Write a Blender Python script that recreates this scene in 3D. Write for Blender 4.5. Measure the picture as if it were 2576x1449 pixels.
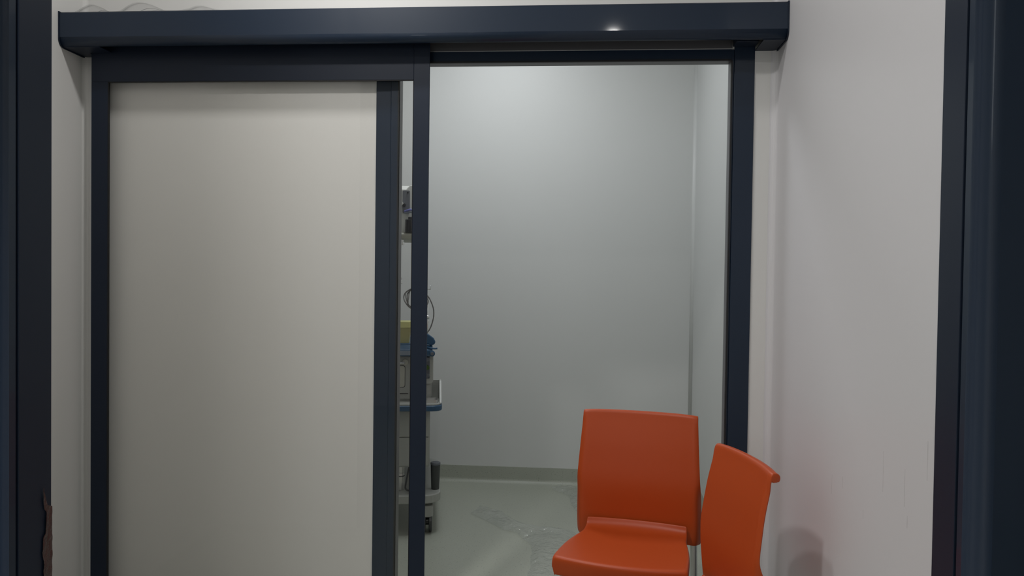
import bpy, bmesh, math, random
from mathutils import Vector, Matrix, noise
random.seed(7)
sc = bpy.context.scene
C = sc.collection
for o in list(bpy.data.objects): bpy.data.objects.remove(o)

# ------------------------------------------------------------------ camera
CH = 1.34
YW, PT, RL, FPX = 0.0823, -0.0208, 0.0134, 1975.2
cam = bpy.data.cameras.new('camera'); camo = bpy.data.objects.new('camera', cam); C.objects.link(camo)
fwd = Vector((-math.sin(YW)*math.cos(PT), math.cos(YW)*math.cos(PT), math.sin(PT)))
R0 = Vector((math.cos(YW), math.sin(YW), 0)); U0 = R0.cross(fwd).normalized()
Rr = math.cos(RL)*R0 + math.sin(RL)*U0; Ur = -math.sin(RL)*R0 + math.cos(RL)*U0
camo.matrix_world = Matrix(((Rr.x, Ur.x, -fwd.x, 0), (Rr.y, Ur.y, -fwd.y, 0), (Rr.z, Ur.z, -fwd.z, CH), (0, 0, 0, 1)))
cam.sensor_width = 36; cam.lens = FPX/2576*36; cam.clip_start = .02
sc.camera = camo

# ------------------------------------------------------------------ world and lights
w = bpy.data.worlds.new('world'); sc.world = w; w.use_nodes = True
w.node_tree.nodes['Background'].inputs[0].default_value = (.8, .85, 1, 1)
w.node_tree.nodes['Background'].inputs[1].default_value = .02
sc.view_settings.view_transform = 'Standard'; sc.view_settings.look = 'None'
sc.view_settings.gamma = 1; sc.view_settings.use_curve_mapping = False
sc.view_settings.exposure = 0.0
# name, x, y, z, size x, size y, watts, colour : every one sits in a ceiling fixture built further down
LAMPS = [
    ('vestibule', -.85, 2.05, 3.055, .12, .12, 10.5, (1, .985, .96)),
    ('corridor',   .236, -.47, 3.055, .06, .06, 10, (1, .98, .95)),
    ('corridor', -1.08, 1.12, 3.055, .20, .20, 22, (1, .98, .95)),
    ('corridor',  -.60, -1.40, 3.055, .4, .4, 1, (1, .98, .95)),
    ('room',      -.50, 3.92, 3.055, .55, .55, 15, (.93, .97, 1)),
]
for nm, x, y, z, sx, sy, pw, col in LAMPS:
    l = bpy.data.lights.new('light', 'AREA'); l.shape = 'RECTANGLE'; l.size = sx; l.size_y = sy
    l.energy = pw; l.color = col
    lo = bpy.data.objects.new('ceiling_lamp_light', l); lo.location = (x, y, z); C.objects.link(lo)

# ------------------------------------------------------------------ materials
def mat(name, col, rough=.5, metal=0, spec=.5, trans=0, coat=0, alpha=None):
    m = bpy.data.materials.new(name); m.use_nodes = True
    b = m.node_tree.nodes['Principled BSDF']
    b.inputs['Base Color'].default_value = (*col, 1); b.inputs['Roughness'].default_value = rough
    b.inputs['Metallic'].default_value = metal; b.inputs['Specular IOR Level'].default_value = spec
    b.inputs['Transmission Weight'].default_value = trans; b.inputs['Coat Weight'].default_value = coat
    return m
def nd(m, t, **k):
    n = m.node_tree.nodes.new(t)
    for a, v in k.items(): setattr(n, a, v)
    return n
def lk(m, a, b): m.node_tree.links.new(a, b)
def mottled(name, c1, c2, rough, scale=6, bump=.0, bscale=200, spec=.5, coat=0):
    m = mat(name, c1, rough, spec=spec, coat=coat); b = m.node_tree.nodes['Principled BSDF']; b.inputs['Coat Roughness'].default_value = .06; b = m.node_tree.nodes['Principled BSDF']
    tc = nd(m, 'ShaderNodeTexCoord'); n = nd(m, 'ShaderNodeTexNoise'); n.inputs['Scale'].default_value = scale
    n.inputs['Detail'].default_value = 3
    lk(m, tc.outputs['Object'], n.inputs['Vector'])
    mx = nd(m, 'ShaderNodeMix', data_type='RGBA'); mx.inputs[6].default_value = (*c1, 1); mx.inputs[7].default_value = (*c2, 1)
    lk(m, n.outputs['Fac'], mx.inputs[0]); lk(m, mx.outputs[2], b.inputs['Base Color'])
    if bump:
        n2 = nd(m, 'ShaderNodeTexNoise'); n2.inputs['Scale'].default_value = bscale; n2.inputs['Detail'].default_value = 4
        lk(m, tc.outputs['Object'], n2.inputs['Vector'])
        bp = nd(m, 'ShaderNodeBump'); bp.inputs['Strength'].default_value = bump; bp.inputs['Distance'].default_value = .002
        lk(m, n2.outputs['Fac'], bp.inputs['Height']); lk(m, bp.outputs['Normal'], b.inputs['Normal'])
    return m
M = {}
M['wall'] = mottled('wall_paint', (.77, .765, .75), (.75, .745, .73), .5, 2, .03, 300)
M['room_wall'] = mottled('room_wall_panel', (.70, .71, .70), (.68, .69, .68), .45, 2, .03, 300)
M['dark'] = mottled('anthracite_paint', (.0095, .0205, .043), (.011, .023, .046), .38, 3, .03, 900, spec=.32, coat=.18)
M['dark_matt'] = mottled('anthracite_casing', (.0095, .0165, .034), (.011, .0185, .037), .45, 3, .05, 900, spec=.3)
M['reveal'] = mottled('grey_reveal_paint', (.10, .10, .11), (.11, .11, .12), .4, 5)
M['black'] = mat('black_gasket', (.006, .006, .008), .6)
M['orange'] = mottled('orange_plastic', (.50, .069, .0095), (.485, .066, .009), .42, 8, .04, 700, spec=.38)
M['metal'] = mat('satin_aluminium', (.62, .62, .61), .35, 1)
M['white_shaded'] = mottled('shaded_white_cabinet', (.40, .41, .385), (.38, .39, .365), .4, 6)  # machine white darkened, the shade on its front put into the colour
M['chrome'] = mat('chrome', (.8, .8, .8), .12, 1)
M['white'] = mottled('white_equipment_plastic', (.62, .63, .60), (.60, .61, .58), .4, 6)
M['cream'] = mat('cream_plastic', (.47, .47, .41), .4)
M['blue'] = mat('blue_plastic', (.028, .085, .165), .4)
M['label'] = mat('pale_blue_label', (.20, .235, .29), .5)
M['grey'] = mat('grey_plastic', (.13, .14, .16), .45)
M['cable'] = mat('grey_cable', (.16, .155, .15), .5)
M['blackp'] = mat('black_plastic', (.012, .013, .02), .35)
M['violet'] = mat('violet_cable', (.16, .17, .45), .4)
M['yellow'] = mat('yellow_lid_plastic', (.68, .66, .28), .4)
M['yellow2'] = mat('yellow_tub_plastic', (.50, .46, .20), .4)
M['green'] = mat('green_plastic', (.05, .10, .012), .4)
M['smoke'] = mat('smoked_plastic', (.05, .055, .055), .25)
M['ceiling'] = mottled('ceiling_paint', (.72, .72, .70), (.70, .70, .68), .7, 2)
M['tape'] = mottled('pink_brown_tape', (.085, .036, .034), (.055, .034, .034), .16, 30, 1, 120)
em = mat('lamp_diffuser', (.9, .9, .9), .5)
em.node_tree.nodes['Principled BSDF'].inputs['Emission Color'].default_value = (1, .98, .95, 1)
em.node_tree.nodes['Principled BSDF'].inputs['Emission Strength'].default_value = 3
M['lamp'] = em
dy = mat('added_window_glow', (.8, .8, .8), .6)  # glow of the added window behind the camera
dy.node_tree.nodes['Principled BSDF'].inputs['Emission Color'].default_value = (.9, .96, 1, 1)
dy.node_tree.nodes['Principled BSDF'].inputs['Emission Strength'].default_value = 5
M['glow'] = dy

def speckled(name, base, dark, light):
    m = mat(name, base, .33); b = m.node_tree.nodes['Principled BSDF']
    tc = nd(m, 'ShaderNodeTexCoord')
    out = None; col = None
    def spots(scale, thr, rnd):
        v = nd(m, 'ShaderNodeTexVoronoi'); v.inputs['Scale'].default_value = scale
        lk(m, tc.outputs['Object'], v.inputs['Vector'])
        a = nd(m, 'ShaderNodeMath', operation='LESS_THAN'); a.inputs[1].default_value = thr; lk(m, v.outputs['Distance'], a.inputs[0])
        s = nd(m, 'ShaderNodeSeparateColor'); lk(m, v.outputs['Color'], s.inputs[0])
        c = nd(m, 'ShaderNodeMath', operation='LESS_THAN'); c.inputs[1].default_value = rnd; lk(m, s.outputs[0], c.inputs[0])
        p = nd(m, 'ShaderNodeMath', operation='MULTIPLY'); lk(m, a.outputs[0], p.inputs[0]); lk(m, c.outputs[0], p.inputs[1])
        return p.outputs[0]
    n = nd(m, 'ShaderNodeTexNoise'); n.inputs['Scale'].default_value = 220; n.inputs['Detail'].default_value = 3
    lk(m, tc.outputs['Object'], n.inputs['Vector'])
    mx = nd(m, 'ShaderNodeMix', data_type='RGBA'); mx.inputs[6].default_value = (*[c*.88 for c in base], 1); mx.inputs[7].default_value = (*[c*1.12 for c in base], 1)
    lk(m, n.outputs['Fac'], mx.inputs[0]); col = mx.outputs[2]
    for sc_, th, rn, c in ((170, .33, .12, dark), (85, .2, .06, dark), (140, .3, .12, light)):
        f = spots(sc_, th, rn)
        k = nd(m, 'ShaderNodeMath', operation='MULTIPLY'); k.inputs[1].default_value = .5; lk(m, f, k.inputs[0])
        q = nd(m, 'ShaderNodeMix', data_type='RGBA'); lk(m, k.outputs[0], q.inputs[0]); lk(m, col, q.inputs[6]); q.inputs[7].default_value = (*c, 1); col = q.outputs[2]
    lk(m, col, b.inputs['Base Color'])
    return m
M['floor'] = speckled('speckled_vinyl', (.40, .42, .36), (.12, .12, .11), (.5, .52, .46))

# the right wall carries faint upright scuffs (y, z low, z high)
def scuffed():
    m = mottled('scuffed_wall_paint', (.72, .71, .735), (.71, .70, .72), .42, 2, .03, 300)
    b = m.node_tree.nodes['Principled BSDF']; src = b.inputs['Base Color'].links[0].from_socket
    g = nd(m, 'ShaderNodeNewGeometry'); s = nd(m, 'ShaderNodeSeparateXYZ'); lk(m, g.outputs['Position'], s.inputs[0])
    n = nd(m, 'ShaderNodeTexNoise'); n.inputs['Scale'].default_value = 60; lk(m, g.outputs['Position'], n.inputs['Vector'])
    tot = None
    for y, z0, z1 in ((2.128, .765, .815), (2.046, .80, .832), (1.786, .865, .955), (1.672, .866, .944), (1.570, .947, 1.024), (1.656, .826, .852), (1.90, .77, .79)):
        a = nd(m, 'ShaderNodeMath', operation='COMPARE'); a.inputs[1].default_value = y; a.inputs[2].default_value = .0016; lk(m, s.outputs[1], a.inputs[0])
        c = nd(m, 'ShaderNodeMath', operation='COMPARE'); c.inputs[1].default_value = (z0+z1)/2; c.inputs[2].default_value = (z1-z0)/2; lk(m, s.outputs[2], c.inputs[0])
        p = nd(m, 'ShaderNodeMath', operation='MULTIPLY'); lk(m, a.outputs[0], p.inputs[0]); lk(m, c.outputs[0], p.inputs[1])
        if tot is None: tot = p.outputs[0]
        else:
            q = nd(m, 'ShaderNodeMath', operation='ADD'); lk(m, tot, q.inputs[0]); lk(m, p.outputs[0], q.inputs[1]); tot = q.outputs[0]
    f = nd(m, 'ShaderNodeMath', operation='MULTIPLY'); lk(m, tot, f.inputs[0]); lk(m, n.outputs['Fac'], f.inputs[1])
    f2 = nd(m, 'ShaderNodeMath', operation='MULTIPLY'); lk(m, f.outputs[0], f2.inputs[0]); f2.inputs[1].default_value = .45
    mx = nd(m, 'ShaderNodeMix', data_type='RGBA'); lk(m, f2.outputs[0], mx.inputs[0]); lk(m, src, mx.inputs[6]); mx.inputs[7].default_value = (.25, .25, .25, 1)
    lk(m, mx.outputs[2], b.inputs['Base Color'])
    return m
M['wall_r'] = scuffed()

def clear(name, tint, refl_rough, diff=0, crumple=0, thin=0):
    m = bpy.data.materials.new(name); m.use_nodes = True; nt = m.node_tree; nt.nodes.clear()
    o = nd(m, 'ShaderNodeOutputMaterial'); t = nd(m, 'ShaderNodeBsdfTransparent'); t.inputs[0].default_value = (*tint, 1)
    g = nd(m, 'ShaderNodeBsdfGlossy'); g.inputs['Roughness'].default_value = refl_rough
    fr = nd(m, 'ShaderNodeFresnel'); fr.inputs[0].default_value = 1.5
    if crumple:
        tc = nd(m, 'ShaderNodeTexCoord'); n2 = nd(m, 'ShaderNodeTexNoise'); n2.inputs['Scale'].default_value = 26; n2.inputs['Detail'].default_value = 3; n2.inputs['Roughness'].default_value = .6
        lk(m, tc.outputs['Object'], n2.inputs['Vector'])
        bp = nd(m, 'ShaderNodeBump'); bp.inputs['Strength'].default_value = 1; bp.inputs['Distance'].default_value = .019
        lk(m, n2.outputs['Fac'], bp.inputs['Height']); lk(m, bp.outputs['Normal'], g.inputs['Normal']); lk(m, bp.outputs['Normal'], fr.inputs['Normal'])
    ge = nd(m, 'ShaderNodeNewGeometry'); iv = nd(m, 'ShaderNodeMath', operation='SUBTRACT'); iv.inputs[0].default_value = 1; lk(m, ge.outputs['Backfacing'], iv.inputs[1])
    ff = nd(m, 'ShaderNodeMath', operation='MULTIPLY'); lk(m, fr.outputs[0], ff.inputs[0]); lk(m, iv.outputs[0], ff.inputs[1])
    if thin:                                   # film reflects alike from both sides
        lw = nd(m, 'ShaderNodeLayerWeight'); lw.inputs[0].default_value = .5
        if crumple: lk(m, bp.outputs['Normal'], lw.inputs['Normal'])
        pw = nd(m, 'ShaderNodeMath', operation='POWER'); lk(m, lw.outputs['Facing'], pw.inputs[0]); pw.inputs[1].default_value = 5
        ff = nd(m, 'ShaderNodeMath', operation='MULTIPLY_ADD'); lk(m, pw.outputs[0], ff.inputs[0]); ff.inputs[1].default_value = .5; ff.inputs[2].default_value = thin
    mx = nd(m, 'ShaderNodeMixShader'); lk(m, ff.outputs[0], mx.inputs[0]); lk(m, t.outputs[0], mx.inputs[1]); lk(m, g.outputs[0], mx.inputs[2])
    res = mx.outputs[0]
    if diff:
        d = nd(m, 'ShaderNodeBsdfDiffuse'); d.inputs[0].default_value = (.8, .82, .8, 1)
        m2 = nd(m, 'ShaderNodeMixShader'); m2.inputs[0].default_value = diff; lk(m, res, m2.inputs[1]); lk(m, d.outputs[0], m2.inputs[2]); res = m2.outputs[0]
    lk(m, res, o.inputs[0]); return m
M['glass'] = clear('door_glass', (.982, .980, .974), .0)
M['film'] = clear('clear_film', (.99, .995, .995), .12, diff=.075, crumple=1, thin=.09)
M['film2'] = clear('header_film', (.995, .995, .995), .2, diff=.01, thin=.03)
M['film_glint'] = clear('film_edge_highlight', (.99, .99, .99), .15, diff=.5, thin=.35)  # whitish, stands in for the highlight along the film edge

# ------------------------------------------------------------------ mesh helpers
def finish(name, bm, m, parent=None, smooth=False, bevel=0, seg=2, kind=None):
    me = bpy.data.meshes.new(name); bmesh.ops.recalc_face_normals(bm, faces=bm.faces[:]); bm.to_mesh(me); bm.free()
    o = bpy.data.objects.new(name, me); C.objects.link(o); me.materials.append(m)
    if smooth:
        for p in me.polygons: p.use_smooth = True
    if bevel:
        b = o.modifiers.new('bevel', 'BEVEL'); b.width = bevel; b.segments = seg; b.limit_method = 'ANGLE'; b.angle_limit = math.radians(40)
    if parent: o.parent = parent
    if kind: o['kind'] = kind
    return o
def bx(bm, x0, x1, y0, y1, z0, z1):
    v = [bm.verts.new(p) for p in ((x0,y0,z0),(x1,y0,z0),(x1,y1,z0),(x0,y1,z0),(x0,y0,z1),(x1,y0,z1),(x1,y1,z1),(x0,y1,z1))]
    for f in ((0,3,2,1),(4,5,6,7),(0,1,5,4),(1,2,6,5),(2,3,7,6),(3,0,4,7)): bm.faces.new([v[i] for i in f])
def box(name, b, m, parent=None, bevel=0, seg=2, kind=None):
    bm = bmesh.new()
    for q in (b if isinstance(b, list) else [b]): bx(bm, *q)
    return finish(name, bm, m, parent, bevel=bevel, seg=seg, kind=kind)
def extrude_x(bm, prof, x0, x1, closed=True):           # profile of (y, z) points swept along x
    a = [bm.verts.new((x0, y, z)) for y, z in prof]; b = [bm.verts.new((x1, y, z)) for y, z in prof]; n = len(prof)
    for i in range(n if closed else n-1): bm.faces.new((a[i], a[(i+1) % n], b[(i+1) % n], b[i]))
    if closed: bm.faces.new(a[::-1]); bm.faces.new(b)
def extrude_z(bm, prof, z0, z1):
    a = [bm.verts.new((x, y, z0)) for x, y in prof]; b = [bm.verts.new((x, y, z1)) for x, y in prof]; n = len(prof)
    for i in range(n): bm.faces.new((a[i], a[(i+1) % n], b[(i+1) % n], b[i]))
    bm.faces.new(a[::-1]); bm.faces.new(b)
def rrect(x0, x1, y0, y1, r, n=6):
    out = []
    for cx, cy, a0 in ((x1-r, y1-r, 0), (x0+r, y1-r, 90), (x0+r, y0+r, 180), (x1-r, y0+r, 270)):
        for i in range(n+1):
            a = math.radians(a0+90*i/n); out.append((cx+r*math.cos(a), cy+r*math.sin(a)))
    return out
def cyl(bm, c, r, h, axis='z', n=24, r2=None):
    r2 = r if r2 is None else r2; A = []; B = []
    for i in range(n):
        a = 2*math.pi*i/n; u, v = math.cos(a), math.sin(a)
        for L, rr, t in ((A, r, 0), (B, r2, h)):
            p = {'z': (rr*u, rr*v, t), 'x': (t, rr*u, rr*v), 'y': (rr*u, t, rr*v)}[axis]
            L.append(bm.verts.new((c[0]+p[0], c[1]+p[1], c[2]+p[2])))
    for i in range(n): bm.faces.new((A[i], A[(i+1) % n], B[(i+1) % n], B[i]))
    bm.faces.new(A[::-1]); bm.faces.new(B)
def tube(bm, pts, r, n=10):
    pts = [Vector(p) for p in pts]; rings = []
    for i, p in enumerate(pts):
        t = (pts[min(i+1, len(pts)-1)]-pts[max(i-1, 0)]).normalized()
        s = t.cross(Vector((0, 0, 1)));  s = s if s.length > .15 else t.cross(Vector((0, 1, 0)))
        s.normalize(); q = s.cross(t)
        rings.append([bm.verts.new(p + r*(math.cos(2*math.pi*k/n)*s + math.sin(2*math.pi*k/n)*q)) for k in range(n)])
    for a, b in zip(rings, rings[1:]):
        for k in range(n): bm.faces.new((a[k], a[(k+1) % n], b[(k+1) % n], b[k]))
    bm.faces.new(rings[0][::-1]); bm.faces.new(rings[-1])
def smoothpath(pts, k=6):
    pts = [Vector(p) for p in pts]; out = []
    P = [pts[0]] + pts + [pts[-1]]
    for i in range(1, len(P)-2):
        for j in range(k):
            t = j/k; a, b, c, d = P[i-1], P[i], P[i+1], P[i+2]
            out.append(.5*((2*b)+(c-a)*t+(2*a-5*b+4*c-d)*t*t+(-a+3*b-3*c+d)*t**3))
    out.append(pts[-1]); return out
def tag(o, label, cat, group=None, kind=None):
    o['label'] = label; o['category'] = cat
    if group: o['group'] = group
    if kind: o['kind'] = kind
    return o
def thing(name, label, cat, loc=(0, 0, 0), rz=0, group=None, kind=None):
    o = bpy.data.objects.new(name, None); C.objects.link(o); o.location = loc; o.rotation_euler = (0, 0, rz)
    o.empty_display_size = .1
    return tag(o, label, cat, group, kind)
def struct(o, label, cat): return tag(o, label, cat, kind='structure')

# ------------------------------------------------------------------ dimensions
D, T = 2.80, .048                  # front of the door wall, its thickness
XL, XR = -1.84, .68                # vestibule side walls
JL0, JL1, JR0, JR1 = -.7306, -.6462, .5236, .6033     # jamb faces of the opening
HZ0, HZ1 = 2.084, 2.123            # opening head
RB = 4.94                          # rear wall of the treatment room
RXR, RXL = .72, -2.7

# ------------------------------------------------------------------ setting
def slab(name, b, m, label, cat): return struct(box(name, b, m), label, cat)
slab('floor', (-3.2, 2.6, -2.2, 5.3, -.1, 0), M['floor'], 'pale grey green speckled vinyl floor running through the doorway', 'floor')
slab('wall_door_side', [(XL-.12, JL0+.02, D, D+T-.001, 0, 3.10), (JR1-.02, XR+.2, D, D+T-.001, 0, 3.10), (JL0+.02, JR1-.02, D, D+T-.001, HZ1-.01, 3.10),
     (XL-.9, XL-.12, D, D+T, 0, 3.1), (XL-.9, XR+.2, D, D+T, 3.10, 3.18)], M['wall'],
     'white wall with the sliding door opening cut in it', 'wall')
def cornered(name, xw, sgn, y0, y1, z1, m, label, r=.018):      # side wall that ends in a small cove against the door wall
    bm = bmesh.new()
    pr = [(xw, y0), (xw, y1-r)] + [(xw - sgn*(r-r*math.cos(a)), y1-r+r*math.sin(a)) for a in [math.radians(15*i) for i in range(1, 7)]]
    pr += [(xw+sgn*.12, y1), (xw+sgn*.12, y0)]
    extrude_z(bm, pr, 0, z1)
    o = finish(name, bm, m); o.data.polygons.foreach_set('use_smooth', [False]*len(o.data.polygons))
    return struct(o, label, 'wall')
cornered('wall_left', XL, -1, 1.37, D-.0005, 3.10, M['wall'], 'narrow white side wall between left dark casing and sliding door')
cornered('wall_right', XR, 1, 1.535, D-.0005, 3.10, M['wall_r'], 'wide pale grey side wall right of the sliding door, with faint scuffs', r=.022)
slab('ceiling', (XL-.12, XR+.12, 1.37, D, 3.10, 3.18), M['ceiling'], 'white ceiling of the small lobby in front of the sliding door', 'ceiling')
slab('ceiling_room', (RXL-.1, RXR+.1, D, RB+.1, 3.10, 3.18), M['ceiling'], 'white ceiling of the room behind the sliding door', 'ceiling')
slab('ceiling_corridor', (-2.9, 2.5, -2.1, 1.37, 3.10, 3.18), M['ceiling'], 'white ceiling of the corridor in front of the lobby', 'ceiling')
bm = bmesh.new(); r = .02
pr = [(RXL-.1, RB), (RXR-r, RB)] + [(RXR-r+r*math.sin(a), RB-r+r*math.cos(a)) for a in [math.radians(7.5*i) for i in range(1, 13)]] + [(RXR, D+T+.0)]
pr += [(RXR+.1, D+T+.0), (RXR+.1, RB+.1), (RXL-.1, RB+.1)]
extrude_z(bm, pr, 0, 3.10)
o = finish('wall_room_rear', bm, M['room_wall'], smooth=False)
for p in o.data.polygons: p.use_smooth = abs(p.normal.z) < .5 and p.area < .12
struct(o, 'smooth pale rear wall of the room seen through the open doorway', 'wall')
slab('wall_room_left', (RXL-.1, RXL, D+T, RB, 0, 3.10), M['room_wall'], 'left wall of the room behind the sliding door', 'wall')
# corridor on the photographer's side
slab('wall_corridor_left', (-2.9, -2.8, -2.1, 1.37, 0, 3.10), M['wall'], 'left end wall of the corridor', 'wall')
slab('wall_corridor_right', (2.4, 2.5, -2.1, 1.37, 0, 3.10), M['wall'], 'right end wall of the corridor', 'wall')
slab('wall_corridor_rear', [(-2.9, -1.55, -2.2, -2.1, 0, 3.10), (-.95, 2.5, -2.2, -2.1, 0, 3.10), (-1.55, -.95, -2.2, -2.1, 0, 1.15), (-1.55, -.95, -2.2, -2.1, 2.1, 3.10)], M['wall'], 'corridor wall behind the photographer', 'wall')
slab('wall_corridor_front', [(-2.9, -1.96, 1.385, 1.53, 0, 3.10), (.80, 2.5, 1.385, 1.53, 0, 3.10)], M['wall'], 'corridor wall around the wide dark cased opening', 'wall')

wn = thing('added_window', 'added glowing window, out of view, that puts a highlight on the right casing', 'added window', (-1.25, -2.15, 1.15), kind='structure')  # added, unseen: glows to draw a highlight on the right casing
box('added_window_frame', [(-.3, -.26, -.04, .045, 0, .95), (.26, .3, -.04, .045, 0, .95), (-.26, .26, -.04, .045, 0, .04), (-.26, .26, -.04, .045, .91, .95)], M['dark_matt'], wn, .002)
box('glow_pane', (-.26, .26, -.01, .0, .04, .91), M['glow'], wn)
# coved skirting of the same vinyl
def skirting(name, label, path):
    pr = [(0, .103), (.003, .103), (.004, .0285)] + [(.004+.028*(1-math.cos(a)), .0285-.028*math.sin(a)) for a in [math.radians(15*i) for i in range(1, 7)]] + [(.050, .0003), (0, .0002)]
    bm = bmesh.new(); A = []
    for (x, y, nx, ny) in path: A.append([bm.verts.new((x+nx*d, y+ny*d, z)) for d, z in pr])
    for a, b in zip(A, A[1:]):
        for i in range(len(pr)-1): bm.faces.new((a[i], a[i+1], b[i+1], b[i]))
    bm.faces.new(A[0]); bm.faces.new(A[-1][::-1])
    o = finish(name, bm, M['floor']); return struct(o, label, 'skirting')
path = [(RXL, RB, 0, -1), (RXR-r, RB, 0, -1)] + [(RXR-r+r*math.sin(a), RB-r+r*math.cos(a), -math.sin(a), -math.cos(a)) for a in [math.radians(7.5*i) for i in range(1, 13)]] + [(RXR, D+T+.01, -1, 0)]
skirting('baseboard_room_rear', 'speckled coved vinyl skirting along the rear wall of the room', path)
skirting('baseboard_right', 'speckled coved vinyl skirting under the scuffed right wall', [(XR, D-.03, -1, 0), (XR, 1.56, -1, 0)])

# frame of the opening
tr = thing('trim_1', 'dark frame lining the doorway opening, glossy anthracite', 'door frame', (0, D, 0), kind='structure')
def rel(p, o):
    return p
def child_at(o, par): o.location = -par.location; return o
yf = -.006
def fr(name, b, m, bevel=.0015): return box(name, b, m, tr, bevel)
bL = bmesh.new(); bx(bL, JL0, JL0+.055, yf, .004, 0, HZ1+.12); bx(bL, JL0+.055, JL1, yf-.003, .004, 0, HZ1+.12)
finish('jamb', bL, M['dark'], tr, bevel=.002)
bR = bmesh.new(); bx(bR, JR0+.010, JR1, yf, .004, 0, HZ1+.12); bx(bR, JR0, JR0+.010, yf+.003, .004, 0, HZ1+.0)
finish('jamb', bR, M['dark'], tr, bevel=.002)
box('head_bar', [(JL1-.01, JR0+.002, yf+.002, .004, HZ0, HZ1)], M['dark'], tr, .0015)
box('gasket', [(JL1-.0045, JL1+.0, yf-.004, .003, .0, HZ0), (JR0-.0, JR0+.004, yf-.002, .003, 0, HZ0), (JL1, JR0, yf-.001, .003, HZ0-.001, HZ0+.0045)], M['black'], tr)
box('reveal_lining', [(JL1-.02, JL1, .0045, T+.004, 0, HZ0+.02), (JR0, JR0+.02, .0045, T+.004, 0, HZ0+.02), (JL1, JR0, .0045, T+.004, HZ0, HZ0+.02)], M['reveal'], tr, .001)

# casings of the wide opening the photo is taken through
def casing(name, xi, sgn, xo, label):
    t = thing(name, label, 'door casing', (xi, 1.45, 0), kind='structure')
    R_ = .034
    pr = [(0, .089), (0, .0)]                                  # strip facing the opening
    bm = bmesh.new(); e_ = .1005 if sgn < 0 else .089; extrude_z(bm, [(0, e_), (0, .004), (sgn*.03, .004), (sgn*.03, e_)], 0, 3.099)
    finish('reveal_strip', bm, M['dark_matt'], t, bevel=.001)
    pr = [(sgn*.002, -.002), (sgn*.002, -.02)] + [(sgn*(.002+R_-R_*math.cos(a)), -.02-R_*math.sin(a)) for a in [math.radians(7.5*i) for i in range(1, 13)]]
    L = abs(xo-xi)
    pr += [(sgn*L, -.02-R_), (sgn*L, -.065), (sgn*.1, -.065), (sgn*.1, -.002)]
    bm = bmesh.new(); extrude_z(bm, pr, 0, 3.099)
    o = finish('front_moulding', bm, M['dark'], t)
    for p in o.data.polygons: p.use_smooth = p.area < .05 and abs(p.normal.z) < .5
    bm = bmesh.new(); extrude_z(bm, [(sgn*.006, .005), (sgn*.006, -.003), (sgn*.03, -.003), (sgn*.03, .005)], 0, 3.099)
    finish('groove', bm, M['black'], t)
    return t
casing('trim_2', -1.09, -1, -1.96, 'dark anthracite casing at the left edge of the photo, tape on its lower part')
casing('trim_3', XR-.002, 1, 1.3, 'dark anthracite casing at the right edge of the photo with a rounded corner')
# return wall that closes the lobby behind the left casing
slab('wall_lobby_return', (-1.96, -1.122, 1.46, 1.549, 0, 3.10), M['wall'], 'short return wall behind the left dark casing', 'wall')

# ------------------------------------------------------------------ sliding door leaf
dr = thing('door_1', 'dark framed glass sliding door leaf, slid to the left over the wall', 'sliding door', (-1.155, 2.75, 0), kind='structure')
LX0, LX1 = -1.781, -.5285
x0, x1 = LX0+1.155, LX1+1.155
ZT = 2.0136
bm = bmesh.new()
bx(bm, x0, x0+.063, 0, .008, .012, ZT); bx(bm, x1-.0565, x1, 0, .008, .012, 2.20)
bx(bm, x0, x1-.0565, 0, .008, ZT, 2.20); bx(bm, x0+.063, x1-.0565, 0, .008, .012, .10)
bx(bm, x0+.004, x0+.040, .0125, .034, .012, ZT+.02); bx(bm, x1-.040, x1-.010, .0125, .034, .012, 2.20)      # rear rails, set back
bx(bm, x0+.004, x1-.040, .0125, .034, ZT+.02, 2.20); bx(bm, x0+.040, x1-.040, .0125, .034, .012, .08)
finish('leaf_frame', bm, M['dark_matt'], dr, bevel=.0012)
box('glass_pane', (x0+.006, x1-.012, .0082, .0122, .03, ZT+.10), M['glass'], dr)
box('glazing_seal', [(x0+.063, x0+.0665, -.0005, .0079, .10, ZT), (x1-.0585, x1-.0565, -.0005, .0079, .10, ZT), (x0+.063, x1-.0565, -.0005, .0079, ZT-.003, ZT), (x0+.063, x1-.0565, -.0005, .0079, .10, .103)], M['black'], dr)

# header that covers the running gear
hd = thing('door_track_cover', 'long dark blue grey curved header above the sliding door', 'door header', (0, D, 0))
hd['kind'] = 'structure'
hd.name = 'trim_4'
Y0 = -.150; ZTOP, ZB = 2.236, 2.116
def hprofile(off=0, last=9):
    R_ = .030
    p = [(-.001, ZTOP-off), (Y0+.004+off, ZTOP-off), (Y0+off, ZTOP-.004-off)]
    p += [(Y0+off+.0003, 2.1475)]
    p += [(Y0+off+R_-(R_)*math.cos(a)*1.0, (ZB+off+R_) - R_*math.sin(a)) for a in [math.radians(10*i) for i in range(1, last+1)]]
    return p
bm = bmesh.new()
out = hprofile(0, 7)
inn = hprofile(.003, 7)[::-1]
inn = [(y, z) for y, z in inn]
inn[-1] = (-.001, ZTOP-.003)
extrude_x(bm, out+inn, XL+.004, XR-.004)
o = finish('cover_shell', bm, M['dark'], hd)
for p in o.data.polygons: p.use_smooth = p.area < .03 and abs(p.normal.x) < .5
for xa, xb in ((XL+.001, XL+.005), (XR-.005, XR-.001)):
    bm = bmesh.new()
    cap = [(-.001, ZTOP+.002), (Y0-.002, ZTOP+.002)] + [(y-.002 if y < -.1 else y, z-.002) for y, z in hprofile()[3:]] + [(-.001, ZB-.004)]
    extrude_x(bm, cap, xa, xb); finish('end_cap', bm, M['dark_matt'], hd)
box('grey_back_strip', (XL+.02, JR0+.003, -.004, -.001, HZ1+.003, 2.188), M['reveal'], hd)  # dark grey strip on the wall behind the header
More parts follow.
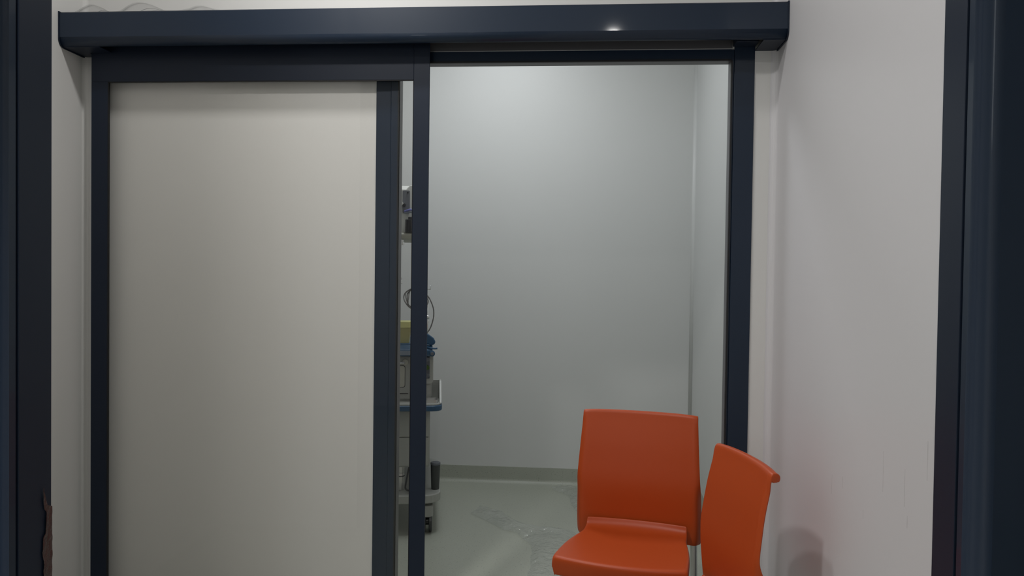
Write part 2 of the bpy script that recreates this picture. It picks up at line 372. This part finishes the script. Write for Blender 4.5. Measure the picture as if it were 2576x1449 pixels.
box('underside_plate', [(XL+.006, -1.784, -.130, -.001, ZB+.0005, ZB+.0035), (-1.784, -1.70, -.130, -.056, ZB+.0005, ZB+.0035)], M['dark_matt'], hd)
box('underside_plate', [(JR1, XR-.006, -.130, -.001, ZB+.0005, ZB+.0035)], M['dark_matt'], hd)
box('end_stop', [(JR0+.003, JR1, -.07, -.008, HZ1+.006, 2.20)], M['dark_matt'], hd, .002)
box('running_rail', [(XL+.02, XR-.02, -.012, -.001, 2.190, 2.226)], M['metal'], hd)

# ------------------------------------------------------------------ ceiling fixtures
for i, (nm, x, y, z, sx, sy, pw, col) in enumerate(LAMPS):
    zc = 3.10
    lab = ['square recessed lamp in the lobby ceiling above the sliding door', 'small recessed lamp in the corridor ceiling, the right one',
           'small recessed lamp in the corridor ceiling, the left one', 'large square lamp in the corridor ceiling behind the photographer', 'square ceiling lamp of the room behind the sliding door'][i]
    t = thing('ceiling_light', lab, 'lamp', (x, y, zc), 0, 'recessed ceiling lamps')
    a, b = sx/2, sy/2
    box('lamp_frame', [(-a-.02, -a, -b-.02, b+.02, -.03, 0), (a, a+.02, -b-.02, b+.02, -.03, 0), (-a, a, -b-.02, -b, -.03, 0), (-a, a, b, b+.02, -.03, 0)], M['white'], t, .002)
    box('lamp_diffuser', (-a, a, -b, b, -.022, -.016), M['lamp'], t)

# ------------------------------------------------------------------ chairs
def interp(rows, n):
    rows = [Vector(r_) for r_ in rows]; out = []
    P = [rows[0]*2-rows[1]] + rows + [rows[-1]*2-rows[-2]]
    for i in range(1, len(P)-2):
        for j in range(n):
            t = j/n; a, b, c, d = P[i-1], P[i], P[i+1], P[i+2]
            out.append(.5*((2*b)+(c-a)*t+(2*a-5*b+4*c-d)*t*t+(-a+3*b-3*c+d)*t**3))
    out.append(rows[-1]); return out
def grid(bm, rows):
    V = [[bm.verts.new(p) for p in r_] for r_ in rows]
    for a, b in zip(V, V[1:]):
        for i in range(len(a)-1): bm.faces.new((a[i], a[i+1], b[i+1], b[i]))
def make_chair(label, loc, rz, ws=1.0):
    t = thing('plastic_chair', label, 'chair', loc, rz, 'orange plastic chairs in front of the sliding door')
    # backrest : (y, z, half width)
    prof = [(.266, .803, .204), (.2655, .812, .2075), (.260, .8195, .2095), (.249, .8215, .2105), (.2425, .8155, .2115), (.2385, .797, .212), (.2255, .745, .2145), (.216, .70, .217), (.2085, .65, .220),
            (.2015, .60, .223), (.198, .56, .2255), (.1985, .52, .227), (.202, .48, .228), (.207, .43, .229), (.212, .39, .229), (.217, .362, .228), (.2195, .352, .225)]
    prof = [(.2440, .804, .2115), (.251, .7985, .2105), (.258, .7975, .207), (.2635, .7995, .2055)] + prof
    rows = []
    us = [-1, -.992, -.975, -.93, -.85, -.7, -.5, -.25, 0, .25, .5, .7, .85, .93, .975, .992, 1]
    for y, z, h in interp(prof, 2):
        row = []
        for u in us:
            bow = .019*(1-u*u)
            edge = .010*max(0, (abs(u)-.93)/.07)**1.5 * (1 if z < .79 else .4)
            edge += .026*max(0, (abs(u)-.93)/.07)*min(1, max(0, (.585-z)/.06))
            row.append((u*h*ws, y+bow+edge, z - .004*abs(u)**6*(1 if z > .8 else 0) + (.004*(1-u*u) if z < .37 else 0)))
        rows.append(row)
    bm = bmesh.new(); grid(bm, rows); bm.verts.ensure_lookup_table(); nu_ = len(us)
    for c_ in (0, nu_-1): bm.faces.new([bm.verts[i*nu_+c_] for i in range(19)])      # closes the ends of the rolled top rim
    o = finish('backrest', bm, M['orange'], t, smooth=True)
    s = o.modifiers.new('thick', 'SOLIDIFY'); s.thickness = .006; s.offset = 0
    s = o.modifiers.new('sub', 'SUBSURF'); s.levels = 1; s.render_levels = 2
    # seat : (y, z, half width, dish, front bow)
    prof = [(-.212, .355, .208, 0, 1), (-.2155, .380, .212, 0, 1), (-.2185, .403, .215, 0, 1), (-.217, .415, .216, .001, 1), (-.209, .4205, .216, .002, 1), (-.190, .4215, .216, .005, .8),
            (-.14, .420, .214, .008, .5), (-.07, .417, .211, .010, .2), (0, .412, .204, .011, 0), (.07, .407, .194, .010, 0), (.12, .402, .186, .008, 0), (.15, .399, .185, .005, -.3), (.170, .401, .184, .003, -.6), (.183, .408, .183, .001, -.8), (.190, .417, .182, 0, -.9), (.1935, .430, .181, 0, -1)]
    rows = []
    us = [-1, -1, -1, -.985, -.95, -.88, -.75, -.55, -.3, 0, .3, .55, .75, .88, .95, .985, 1, 1, 1]
    drop = {0: .034, 1: .018, 2: .006, 3: .0015}
    for y, z, h, dish, fb in prof:
        row = []; n = len(us)
        for i, u in enumerate(us):
            k = min(i, n-1-i); dz = drop.get(k, 0)
            flat = 1 if y < .14 else 0.35
            if z < .41 and y < -.2: dz = max(0, z-(.415-dz))
            outset = {0: .001, 1: .001, 2: 0}.get(k, 0)
            yy = y - .026*fb*(1-u*u) if fb >= 0 else y - .019*fb*(1-u*u)
            wave = .0025*math.cos(u*math.pi*1.5)*(1 if -.215 < y < -.15 else 0)
            row.append((u*h*(ws if ws == 1 else ws*.93) + math.copysign(outset, u), yy, z - dish*(1-u*u) - dz*flat + wave*0))
        rows.append(row)
    bm = bmesh.new(); grid(bm, rows)
    o = finish('seat', bm, M['orange'], t, smooth=True)
    s = o.modifiers.new('thick', 'SOLIDIFY'); s.thickness = .005; s.offset = -1
    s = o.modifiers.new('sub', 'SUBSURF'); s.levels = 1; s.render_levels = 2
    for sx in (-1, 1):
        bm = bmesh.new(); tube(bm, [(sx*.180*ws, -.190, .404), (sx*.181*ws, -.193, .37), (sx*.187*ws, -.200, .20), (sx*.193*ws, -.208, .012)], .0125, 16)
        lg = finish('leg', bm, M['metal'], t, smooth=True); lg['label'] = 'grey metal front leg'
        bm = bmesh.new(); cyl(bm, (sx*.193*ws, -.208, 0), .016, .022); finish('foot_cap', bm, M['blackp'], lg)
        bm = bmesh.new(); tube(bm, [(sx*.200*ws, .246, .40), (sx*.204*ws, .242, .36), (sx*.208*ws, .232, .20), (sx*.212*ws, .246, .012)], .0125, 16)
        lg = finish('leg', bm, M['metal'], t, smooth=True); lg['label'] = 'grey metal rear leg'
        bm = bmesh.new(); cyl(bm, (sx*.212*ws, .246, 0), .016, .022); finish('foot_cap', bm, M['blackp'], lg)
    bm = bmesh.new()
    tube(bm, [(-.165*ws, -.19, .385), (-.16*ws, .17, .378)], .010); tube(bm, [(.165*ws, -.19, .385), (.16*ws, .17, .378)], .010)
    tube(bm, [(-.182*ws, -.185, .385), (.182*ws, -.185, .385)], .010)
    finish('seat_frame', bm, M['metal'], t, smooth=True)
    return t
make_chair('orange plastic chair facing the camera, the left one, whole seat and backrest showing', (.190, 2.703, 0), math.radians(-12.0))
make_chair('orange plastic chair turned sideways close to the scuffed right wall, only its backrest showing', (.236, 2.220, 0), math.radians(-77.1), .87)

# ------------------------------------------------------------------ anaesthesia machine
mc = thing('anaesthesia_machine', 'white and blue wheeled anaesthesia machine standing in the room, half hidden by the door leaf', 'medical machine')
MA = math.radians(11); MP = Vector((-.69, 3.95, 0))
def turned(p): return MP + Matrix.Rotation(MA, 3, 'Z') @ (Vector(p)-MP)
mc.location = turned((-1.03, 4.25, 0)); mc.rotation_euler = (0, 0, MA)
def mb(b): return (b[0]+1.03, b[1]+1.03, b[2]-4.25, b[3]-4.25, b[4], b[5])
def mbox(name, b, m, parent=None, bevel=.003, seg=2): return box(name, [mb(q) for q in (b if isinstance(b, list) else [b])], m, parent or mc, bevel, seg)
def mv(p): return (p[0]+1.03, p[1]-4.25, p[2])
bm = bmesh.new(); extrude_z(bm, rrect(-.345, .352, -.35, .45, .09), .162, .206); finish('base_platform', bm, M['white_shaded'], mc, bevel=.006, seg=3)
for cx, cy in ((-.745, 3.985), (-1.30, 3.985), (-.745, 4.63), (-1.30, 4.63)):
    x, y, _ = mv((cx, cy, 0))
    bm = bmesh.new(); extrude_z(bm, rrect(x-.030, x+.030, y-.06, y+.05, .02), .085, .145); cyl(bm, (x, y, .14), .018, .03)
    k = finish('caster', bm, M['white_shaded'], mc, bevel=.006, seg=3)
    bm = bmesh.new(); cyl(bm, (x-.024, y-.015, .055), .055, .016, 'x'); cyl(bm, (x+.008, y-.015, .055), .055, .016, 'x'); cyl(bm, (x-.01, y-.015, .055), .02, .02, 'x')
    finish('wheel', bm, M['smoke'], k, bevel=.004)
mbox('support_column', (-1.30, -.95, 4.25, 4.55, .205, .335), M['grey'])
lc = mbox('lower_cabinet', (-1.335, -.736, 3.985, 4.60, .330, .634), M['white_shaded'], bevel=.006)
for z0, z1 in ((.338, .484), (.488, .628)):
    d = mbox('drawer', (-1.325, -.742, 3.972, 3.990, z0, z1), M['white_shaded'], bevel=.003)
    mbox('handle', (-1.20, -.95, 3.955, 3.973, z1-.03, z1-.018), M['grey'], d)
bm = bmesh.new(); extrude_z(bm, rrect(-.345, .354, -.36, .36, .05), .632, .661); finish('worktop_edge', bm, M['blue'], mc, bevel=.006, seg=3)
bm = bmesh.new(); extrude_z(bm, rrect(-.340, .349, -.355, .355, .05), .6612, .669); finish('worktop', bm, M['white_shaded'], mc, bevel=.002)
bm = bmesh.new(); extrude_x(bm, [(-.33, .669), (-.32, .672), (-.235, .752), (-.215, .768), (-.16, .768), (-.16, .669)], .340, .3515)
finish('side_guard', bm, M['white_shaded'], mc, bevel=.003)
mbox('back_guard', (-.735, -.69, 4.075, 4.09, .668, .768), M['white_shaded'])
bm = bmesh.new(); pr = rrect(-.83, -.722, .757, .925, .018)
a = [bm.verts.new((*mv((x, 3.992, 0))[:2], z)) for x, z in pr]; b = [bm.verts.new((*mv((x, 4.06, 0))[:2], z)) for x, z in pr]
for i in range(len(pr)): bm.faces.new((a[i], a[(i+1) % len(pr)], b[(i+1) % len(pr)], b[i]))
bm.faces.new(a); bm.faces.new(b[::-1]); finish('flow_housing', bm, M['white_shaded'], mc, bevel=.003)
bm = bmesh.new(); o_ = rrect(.26, .333, -.335, -.25, .02); i_ = rrect(.263, .330, -.332, -.253, .018)
A_ = [bm.verts.new((x, y, .6695)) for x, y in o_]; B_ = [bm.verts.new((x, y, .686)) for x, y in o_]; C_ = [bm.verts.new((x, y, .686)) for x, y in i_]; D_ = [bm.verts.new((x, y, .672)) for x, y in i_]
for P_, Q_ in ((A_, B_), (B_, C_), (C_, D_)):
    for i in range(len(o_)): bm.faces.new((P_[i], P_[(i+1) % len(o_)], Q_[(i+1) % len(o_)], Q_[i]))
bm.faces.new(D_); bm.faces.new(A_[::-1]); STEEL = bm
uc = mbox('upper_cabinet', (-1.335, -.727, 4.01, 4.50, .668, .90), M['white_shaded'], bevel=.012, seg=3)
def outlined(x0, x1, z0, z1, y, rr):                       # a raised rounded panel standing in a dark seam
    for nm, e, m, d in (('seam', .0025, M['black'], .001), ('access_panel', 0, M['cream'], .003)):
        bm = bmesh.new(); pr = rrect(x0-e, x1+e, z0-e, z1+e, rr)
        a = [bm.verts.new((*mv((x, y-d, 0))[:2], z)) for x, z in pr]; b = [bm.verts.new((*mv((x, y+.002, 0))[:2], z)) for x, z in pr]
        for i in range(len(pr)): bm.faces.new((a[i], a[(i+1) % len(pr)], b[(i+1) % len(pr)], b[i]))
        bm.faces.new(a); bm.faces.new(b[::-1]); finish(nm, bm, m, mc)
outlined(-1.20, -.8675, .738, .848, 4.01, .012)
mbox('seam', (-1.33, -.85, 4.006, 4.012, .704, .7065), M['black'], bevel=0)
bm = bmesh.new(); cyl(bm, mv((-.866, 3.998, .868)), .016, .014, 'y'); o = finish('port', bm, M['cream'], mc, bevel=.003)
bm = bmesh.new(); cyl(bm, mv((-.872, 3.985, .866)), .006, .02, 'y'); cyl(bm, mv((-.905, 3.985, .866)), .005, .033, 'x'); finish('tap', bm, M['chrome'], o)
for z, m in ((.885, 'grey'), (.843, 'green'), (.802, 'grey')):
    bm = bmesh.new(); cyl(bm, mv((-.753, 3.968, z)), .0115, .022, 'y'); finish('flow_knob', bm, M[m], mc, bevel=.002)
mbox('knob_plate', (-.775, -.741, 3.988, 3.993, .785, .9), M['grey'], bevel=.001)
# blue rail on top
tr_ = bmesh.new(); extrude_x(tr_, [(-.29, .902), (-.30, .912), (-.30, .936), (-.265, .957), (.25, .957), (.25, .902)], -.305, .303)
tp = finish('top_rail', tr_, M['blue'], mc, bevel=.006, seg=3)
bm = bmesh.new(); cyl(bm, mv((-.729, 3.938, .918)), .0145, .03, 'y'); finish('end_knob', bm, M['blue'], tp, bevel=.004)
bm = bmesh.new(); cyl(bm, mv((-.729, 3.934, .918)), .009, .006, 'y'); finish('knob_ring', bm, M['grey'], tp, bevel=.002)
lab = mbox('label_strip', (-1.32, -.760, 3.9475, 3.952, .909, .932), M['label'], bevel=.001)
mbox('blue_upstand', (-1.30, -.765, 4.02, 4.06, .955, .962), M['blue'])
# blue lever right of the door edge
bm = bmesh.new(); pr = [(-.80, .985), (-.80, 1.04), (-.745, 1.012), (-.722, .995), (-.712, .975), (-.718, .962), (-.735, .957), (-.77, .968)]
a = [bm.verts.new((*mv((x, 3.97, 0))[:2], z)) for x, z in pr]; b = [bm.verts.new((*mv((x, 3.99, 0))[:2], z)) for x, z in pr]
for i in range(len(pr)): bm.faces.new((a[i], a[(i+1) % len(pr)], b[(i+1) % len(pr)], b[i]))
bm.faces.new(a); bm.faces.new(b[::-1]); finish('blue_lever', bm, M['blue'], mc, bevel=.006, seg=3)
bm = bmesh.new(); tube(bm, [mv(p) for p in ((-.76, 3.96, .952), (-.735, 3.955, .944), (-.715, 3.95, .943), (-.703, 3.95, .944))], .0045)
finish('clip', bm, M['blue'], mc, smooth=True)
# slim pole with a hook
bm = bmesh.new(); tube(bm, [mv((-.757, 4.0, .95)), mv((-.757, 4.0, 1.205))], .0065, 14); cyl(bm, mv((-.757, 4.0, 1.20)), .009, .012)
tube(bm, [mv(p) for p in ((-.775, 4.0, 1.206), (-.757, 4.0, 1.243), (-.742, 4.0, 1.243), (-.741, 4.0, 1.262))], .003)
pl = finish('pole', bm, M['chrome'], mc, smooth=True)
bm = bmesh.new(); cyl(bm, mv((-.765, 3.995, 1.10)), .010, .020, 'x'); cyl(bm, mv((-.757, 4.0, 1.07)), .012, .014); finish('clamp', bm, M['chrome'], pl, bevel=.002)
bm = bmesh.new(); cyl(bm, mv((-.905, 4.0, 1.276)), .004, .02, 'x'); cyl(bm, mv((-.905, 4.0, 1.297)), .004, .018, 'x'); cyl(bm, mv((-.91, 4.0, .96)), .006, .37); finish('hook_rod', bm, M['chrome'], mc)
# rear column carrying shelf, monitor
mbox('column', (-1.20, -1.12, 4.10, 4.20, .95, 1.75), M['white'], bevel=.01)
bm = bmesh.new()
pr = [(-.12, 1.532), (-.13, 1.520)] + [(-.01-.11*math.cos(a), 1.520-.036*math.sin(a)) for a in [math.radians(15*i) for i in range(1, 12)]] + [(.11, 1.520), (.10, 1.532)]
extrude_x(bm, [(y-.15, z) for y, z in pr], -.17, .205)
sh = finish('shelf', bm, M['cream'], mc, bevel=.006)
bm = bmesh.new(); cyl(bm, mv((-.888, 3.99, 1.468)), .013, .018, n=20); cyl(bm, mv((-.888, 3.99, 1.484)), .009, .012); finish('chrome_knob', bm, M['chrome'], sh, bevel=.002)
bm = bmesh.new()
pts = [(-.31+.0, 1.60), (-.31, 1.775), (-.29, 1.787), (.165, 1.787), (.185, 1.780), (.235, 1.780), (.235, 1.535), (-.05, 1.535)]
a = [bm.verts.new((x, -.24, z)) for x, z in [(-.31, 1.60), (-.31, 1.755), (.16, 1.755), (.178, 1.775), (.235, 1.782), (.235, 1.532), (.0, 1.532)]]
b = [bm.verts.new((x, -.10, z)) for x, z in [(-.31, 1.60), (-.31, 1.787), (.16, 1.787), (.178, 1.787), (.235, 1.787), (.235, 1.532), (.0, 1.532)]]
for i in range(7): bm.faces.new((a[i], a[(i+1) % 7], b[(i+1) % 7], b[i]))
bm.faces.new(a); bm.faces.new(b[::-1])
mon = finish('monitor_housing', bm, M['white'], mc, bevel=.004)
bm = bmesh.new(); pr = rrect(-.888, -.851, 1.632, 1.748, .006)
a = [bm.verts.new((*mv((x, 4.003, 0))[:2], z)) for x, z in pr]; b = [bm.verts.new((*mv((x, 4.014, 0))[:2], z)) for x, z in pr]
for i in range(len(pr)): bm.faces.new((a[i], a[(i+1) % len(pr)], b[(i+1) % len(pr)], b[i]))
bm.faces.new(a); bm.faces.new(b[::-1]); finish('grey_panel', bm, M['grey'], mon)
bm = bmesh.new(); cyl(bm, mv((-.862, 3.999, 1.737)), .004, .006, 'y'); finish('dark_screw', bm, M['blackp'], mon)
bm = bmesh.new(); cyl(bm, mv((-.880, 3.985, 1.672)), .0085, .02, 'y'); finish('dark_button', bm, M['blackp'], mon)
bm = bmesh.new(); a = [bm.verts.new(mv(p)) for p in ((-.915, 3.98, 1.665), (-.892, 3.98, 1.668), (-.882, 3.98, 1.68), (-.895, 3.98, 1.70), (-.915, 3.98, 1.705))]
b = [bm.verts.new(v_.co+Vector((0, .03, 0))) for v_ in a]
for i in range(5): bm.faces.new((a[i], a[(i+1) % 5], b[(i+1) % 5], b[i]))
bm.faces.new(a); bm.faces.new(b[::-1]); finish('white_plug', bm, M['white'], mon)
bm = bmesh.new(); tube(bm, [mv(p) for p in smoothpath([(-.876, 3.99, 1.640), (-.86, 3.98, 1.645), (-.845, 3.975, 1.648), (-.82, 3.975, 1.640)])], .0055); finish('violet_cable', bm, M['violet'], mon, smooth=True)
bm = bmesh.new(); tube(bm, [mv(p) for p in smoothpath([(-.876, 3.99, 1.632), (-.86, 3.98, 1.635), (-.845, 3.975, 1.636), (-.82, 3.975, 1.628)])], .0045); finish('grey_cable', bm, M['label'], mon, smooth=True)
vp_ = mbox('vaporiser', [(-.872, -.80, 3.965, 4.02, 1.5315, 1.598), (-.858, -.80, 3.97, 4.01, 1.598, 1.612)], M['blackp'], bevel=.002)
mbox('cooling_fin', [(-.869+.012*i, -.864+.012*i, 3.957, 3.966, 1.536, 1.594) for i in range(6)], M['blackp'], vp_, bevel=.001)

sb = thing('sharps_bin', 'yellow plastic sharps bin standing on the blue top of the white machine', 'sharps bin', turned((-.915, 4.09, .9625)), MA)
bm = bmesh.new(); pr0 = rrect(-.068, .068, -.045, .045, .012); pr1 = rrect(-.076, .076, -.052, .052, .012)
a = [bm.verts.new((x, y, 0)) for x, y in pr0]; b = [bm.verts.new((x, y, .082)) for x, y in pr1]
for i in range(len(a)): bm.faces.new((a[i], a[(i+1) % len(a)], b[(i+1) % len(a)], b[i]))
bm.faces.new(a[::-1]); bm.faces.new(b); finish('tub', bm, M['yellow2'], sb)
bm = bmesh.new(); extrude_z(bm, rrect(-.079, .079, -.055, .055, .012), .078, .112); finish('lid', bm, M['yellow'], sb, bevel=.003)

sd = finish('steel_dish', STEEL, M['metal']); sd.location = turned((-1.03, 4.25, 0)); sd.rotation_euler = (0, 0, MA)
tag(sd, 'small steel dish lying on the white machine worktop', 'dish')
cc = thing('coiled_cable', 'grey cable coiled up and hung on the chrome pole of the machine', 'cable', turned((-.757, 3.96, 1.20)), MA)
bm = bmesh.new()
pts = []
for i in range(100):
    a = 2*math.pi*i/28 + 1.2; k = i/100
    pts.append((-.055+(.062-.018*k)*math.cos(a)+.006*math.sin(i*.7), -.006+.012*math.sin(3*a+k), -.004+(.056-.012*k)*math.sin(a)+.004*math.cos(i*.35)))
pts += [(-.03, -.01, .020), (.0, -.012, .012), (.02, -.012, -.02), (.033, -.012, -.062), (.030, -.012, -.11), (.010, -.01, -.165), (-.03, -.005, -.20), (-.06, .03, -.2335)]
tube(bm, smoothpath(pts, 3), .0031, 8); finish('cable', bm, M['cable'], cc, smooth=True)
bm = bmesh.new(); cyl(bm, (-.066, -.018, -.006), .012, .03, 'x'); cyl(bm, (-.066, -.018, -.030), .008, .03, 'x'); finish('plug', bm, M['label'], cc, bevel=.003)

can = thing('suction_canister', 'dark smoked canister on the right rear of the machine base platform', 'canister', turned((-.705, 4.02, .2065)), MA)
bm = bmesh.new(); cyl(bm, (0, 0, 0), .021, .125, n=20, r2=.025); finish('jar', bm, M['smoke'], can)
bm = bmesh.new(); cyl(bm, (0, 0, .125), .026, .014, n=20); finish('cap', bm, M['grey'], can, bevel=.003)
gc = thing('gas_cylinder', 'small metal cylinder standing on the machine base below the cabinet', 'gas cylinder', turned((-.885, 4.02, .2065)), MA)
bm = bmesh.new(); cyl(bm, (0, 0, 0), .022, .07, n=24); cyl(bm, (0, 0, .07), .022, .018, n=24, r2=.019); cyl(bm, (0, 0, .088), .020, .034); finish('body', bm, M['metal'], gc, bevel=.002)
bm = bmesh.new(); cyl(bm, (0, 0, .070), .0235, .004, n=24); finish('band', bm, M['blackp'], gc)
bm = bmesh.new(); tube(bm, [turned(p) for p in smoothpath([(-.840, 4.00, .326), (-.846, 3.995, .30), (-.855, 3.99, .25), (-.858, 3.985, .222), (-.845, 3.98, .2115), (-.82, 3.98, .2115), (-.79, 4.02, .2115)])], .0045)
tag(finish('black_cord', bm, M['blackp'], smooth=True), 'thin black cord hanging from the machine cabinet to its base platform', 'cord')

# ------------------------------------------------------------------ loose film and tape
def sheet(name, centre, rows, amp, sc_, seed, m, label, cat, zoff=.002, sub=3):
    # rows : list of outlines across the sheet; the sheet is crumpled cling film lying on the floor
    nv = 34; nu = 16; bm = bmesh.new(); G = []
    for j in range(nv):
        t = j/(nv-1)*(len(rows)-1); i = min(int(t), len(rows)-2); f = t-i
        a = Vector(rows[i][0]).lerp(Vector(rows[i+1][0]), f); b = Vector(rows[i][1]).lerp(Vector(rows[i+1][1]), f); L = []
        for k in range(nu):
            p = a.lerp(b, k/(nu-1)); q = Vector((p.x*sc_, p.y*sc_, seed))
            n1 = noise.noise(q); n2 = noise.noise(q*2.7+Vector((5, 2, 1))); n3 = abs(noise.noise(q*1.3+Vector((9, 9, 3))))
            e = min(k, nu-1-k, j, nv-1-j); ed = min(1, .25+e/3)
            h = zoff + amp*ed*(.35+.6*abs(n1)+.5*abs(n2)+.6*n3)
            p = p + Vector((noise.noise(q*1.9)*.018, noise.noise(q*1.9+Vector((3, 3, 3)))*.018))
            L.append(bm.verts.new((p.x-centre[0], p.y-centre[1], h)))
        G.append(L)
    for a, b in zip(G, G[1:]):
        for k in range(nu-1): bm.faces.new((a[k], a[k+1], b[k+1], b[k]))
    o = finish(name, bm, m, smooth=True); o.location = (centre[0], centre[1], 0)
    s = o.modifiers.new('sub', 'SUBSURF'); s.levels = 1; s.render_levels = 1
    return tag(o, label, cat)
def V2(x, y): return (x, y)
sheet('plastic_film', (-.25, 3.9), [(V2(-.574, 4.28), V2(-.53, 4.42)), (V2(-.47, 4.17), V2(-.40, 4.32)), (V2(-.386, 4.05), V2(-.31, 4.16)), (V2(-.286, 3.966), V2(-.22, 4.07)), (V2(-.20, 3.80), V2(-.02, 4.06)), (V2(-.19, 3.62), V2(.05, 3.90)), (V2(-.20, 3.42), V2(.08, 3.60)), (V2(-.22, 3.28), V2(.05, 3.36))],
      .026, 9, 1.7, M['film'], 'long crumpled sheet of clear plastic film on the floor between machine and chair', 'plastic film')
sheet('plastic_film', (-.02, 4.72), [(V2(-.14, 4.83), V2(-.10, 4.89)), (V2(-.04, 4.70), V2(.03, 4.87)), (V2(.0, 4.45), V2(.14, 4.60)), (V2(.05, 4.20), V2(.18, 4.35))],
      .022, 11, 6.2, M['film'], 'small piece of clear plastic film on the floor near the rear skirting', 'plastic film')
# film peeling off the top of the header
bm = bmesh.new(); G = []
key = [(-1.815, .001), (-1.79, .004), (-1.76, .022), (-1.735, .034), (-1.71, .030), (-1.68, .012), (-1.655, .003), (-1.62, .008), (-1.59, .028), (-1.565, .0385), (-1.54, .039), (-1.51, .031), (-1.48, .017), (-1.45, .005), (-1.41, .004), (-1.37, .012), (-1.345, .021), (-1.32, .0225), (-1.30, .017), (-1.27, .008), (-1.24, .002)]
for p in interp([(x, h, 0) for x, h in key], 3):
    G.append([bm.verts.new((p.x+1.5, yy+.075, max(.0008, p.y*(1-.10*abs(k-1.3))))) for k, yy in enumerate((-.135, -.10, -.06, -.02))])
for a, b in zip(G, G[1:]):
    for k in range(3): bm.faces.new((a[k], a[k+1], b[k+1], b[k]))
o = finish('peeling_film', bm, M['film2'], smooth=True); o.location = (-1.5, D-.075, ZTOP+.0005)
s = o.modifiers.new('thick', 'SOLIDIFY'); s.thickness = .0006
bm = bmesh.new(); tube(bm, [(p.x+1.5, .015, max(.0015, p.y*.93+.0008)) for p in interp([(x, h, 0) for x, h in key], 3)], .0011, 6)  # pale tube drawn in as the edge highlight of the film
finish('edge_highlight', bm, M['film_glint'], o, smooth=True)
tag(o, 'clear protective film arching loosely on the left top of the dark header', 'plastic film')

# torn tape on the left casing, lower part
bm = bmesh.new(); G = []
zs = [.50+.381*i/60 for i in range(61)]
for z in zs:
    q = Vector((0, 3.1, z*14)); w0 = 1.5225+.009*noise.noise(q)+.003*noise.noise(q*4)
    if .78 < z < .835: w0 += .006
    w1 = 1.5495 if z < .842 else 1.5495-.014-(z-.842)*.35
    if z > .875: w1 = w0+.004
    G.append([bm.verts.new((.0006+.0018+.0022*abs(noise.noise(Vector((k*1.3, z*55, 2)))) + (.0035 if k < 2 else 0)*abs(noise.noise(Vector((1, z*24, k)))), (w0+(w1-w0)*k/6)-1.54, z-.7)) for k in range(7)])
for a, b in zip(G, G[1:]):
    for k in range(6): bm.faces.new((a[k], a[k+1], b[k+1], b[k]))
o = finish('torn_tape', bm, M['tape'], smooth=True); o.location = (-1.09, 1.54, .7)
tag(o, 'torn shiny brownish pink tape stuck to the lower left dark casing', 'tape')
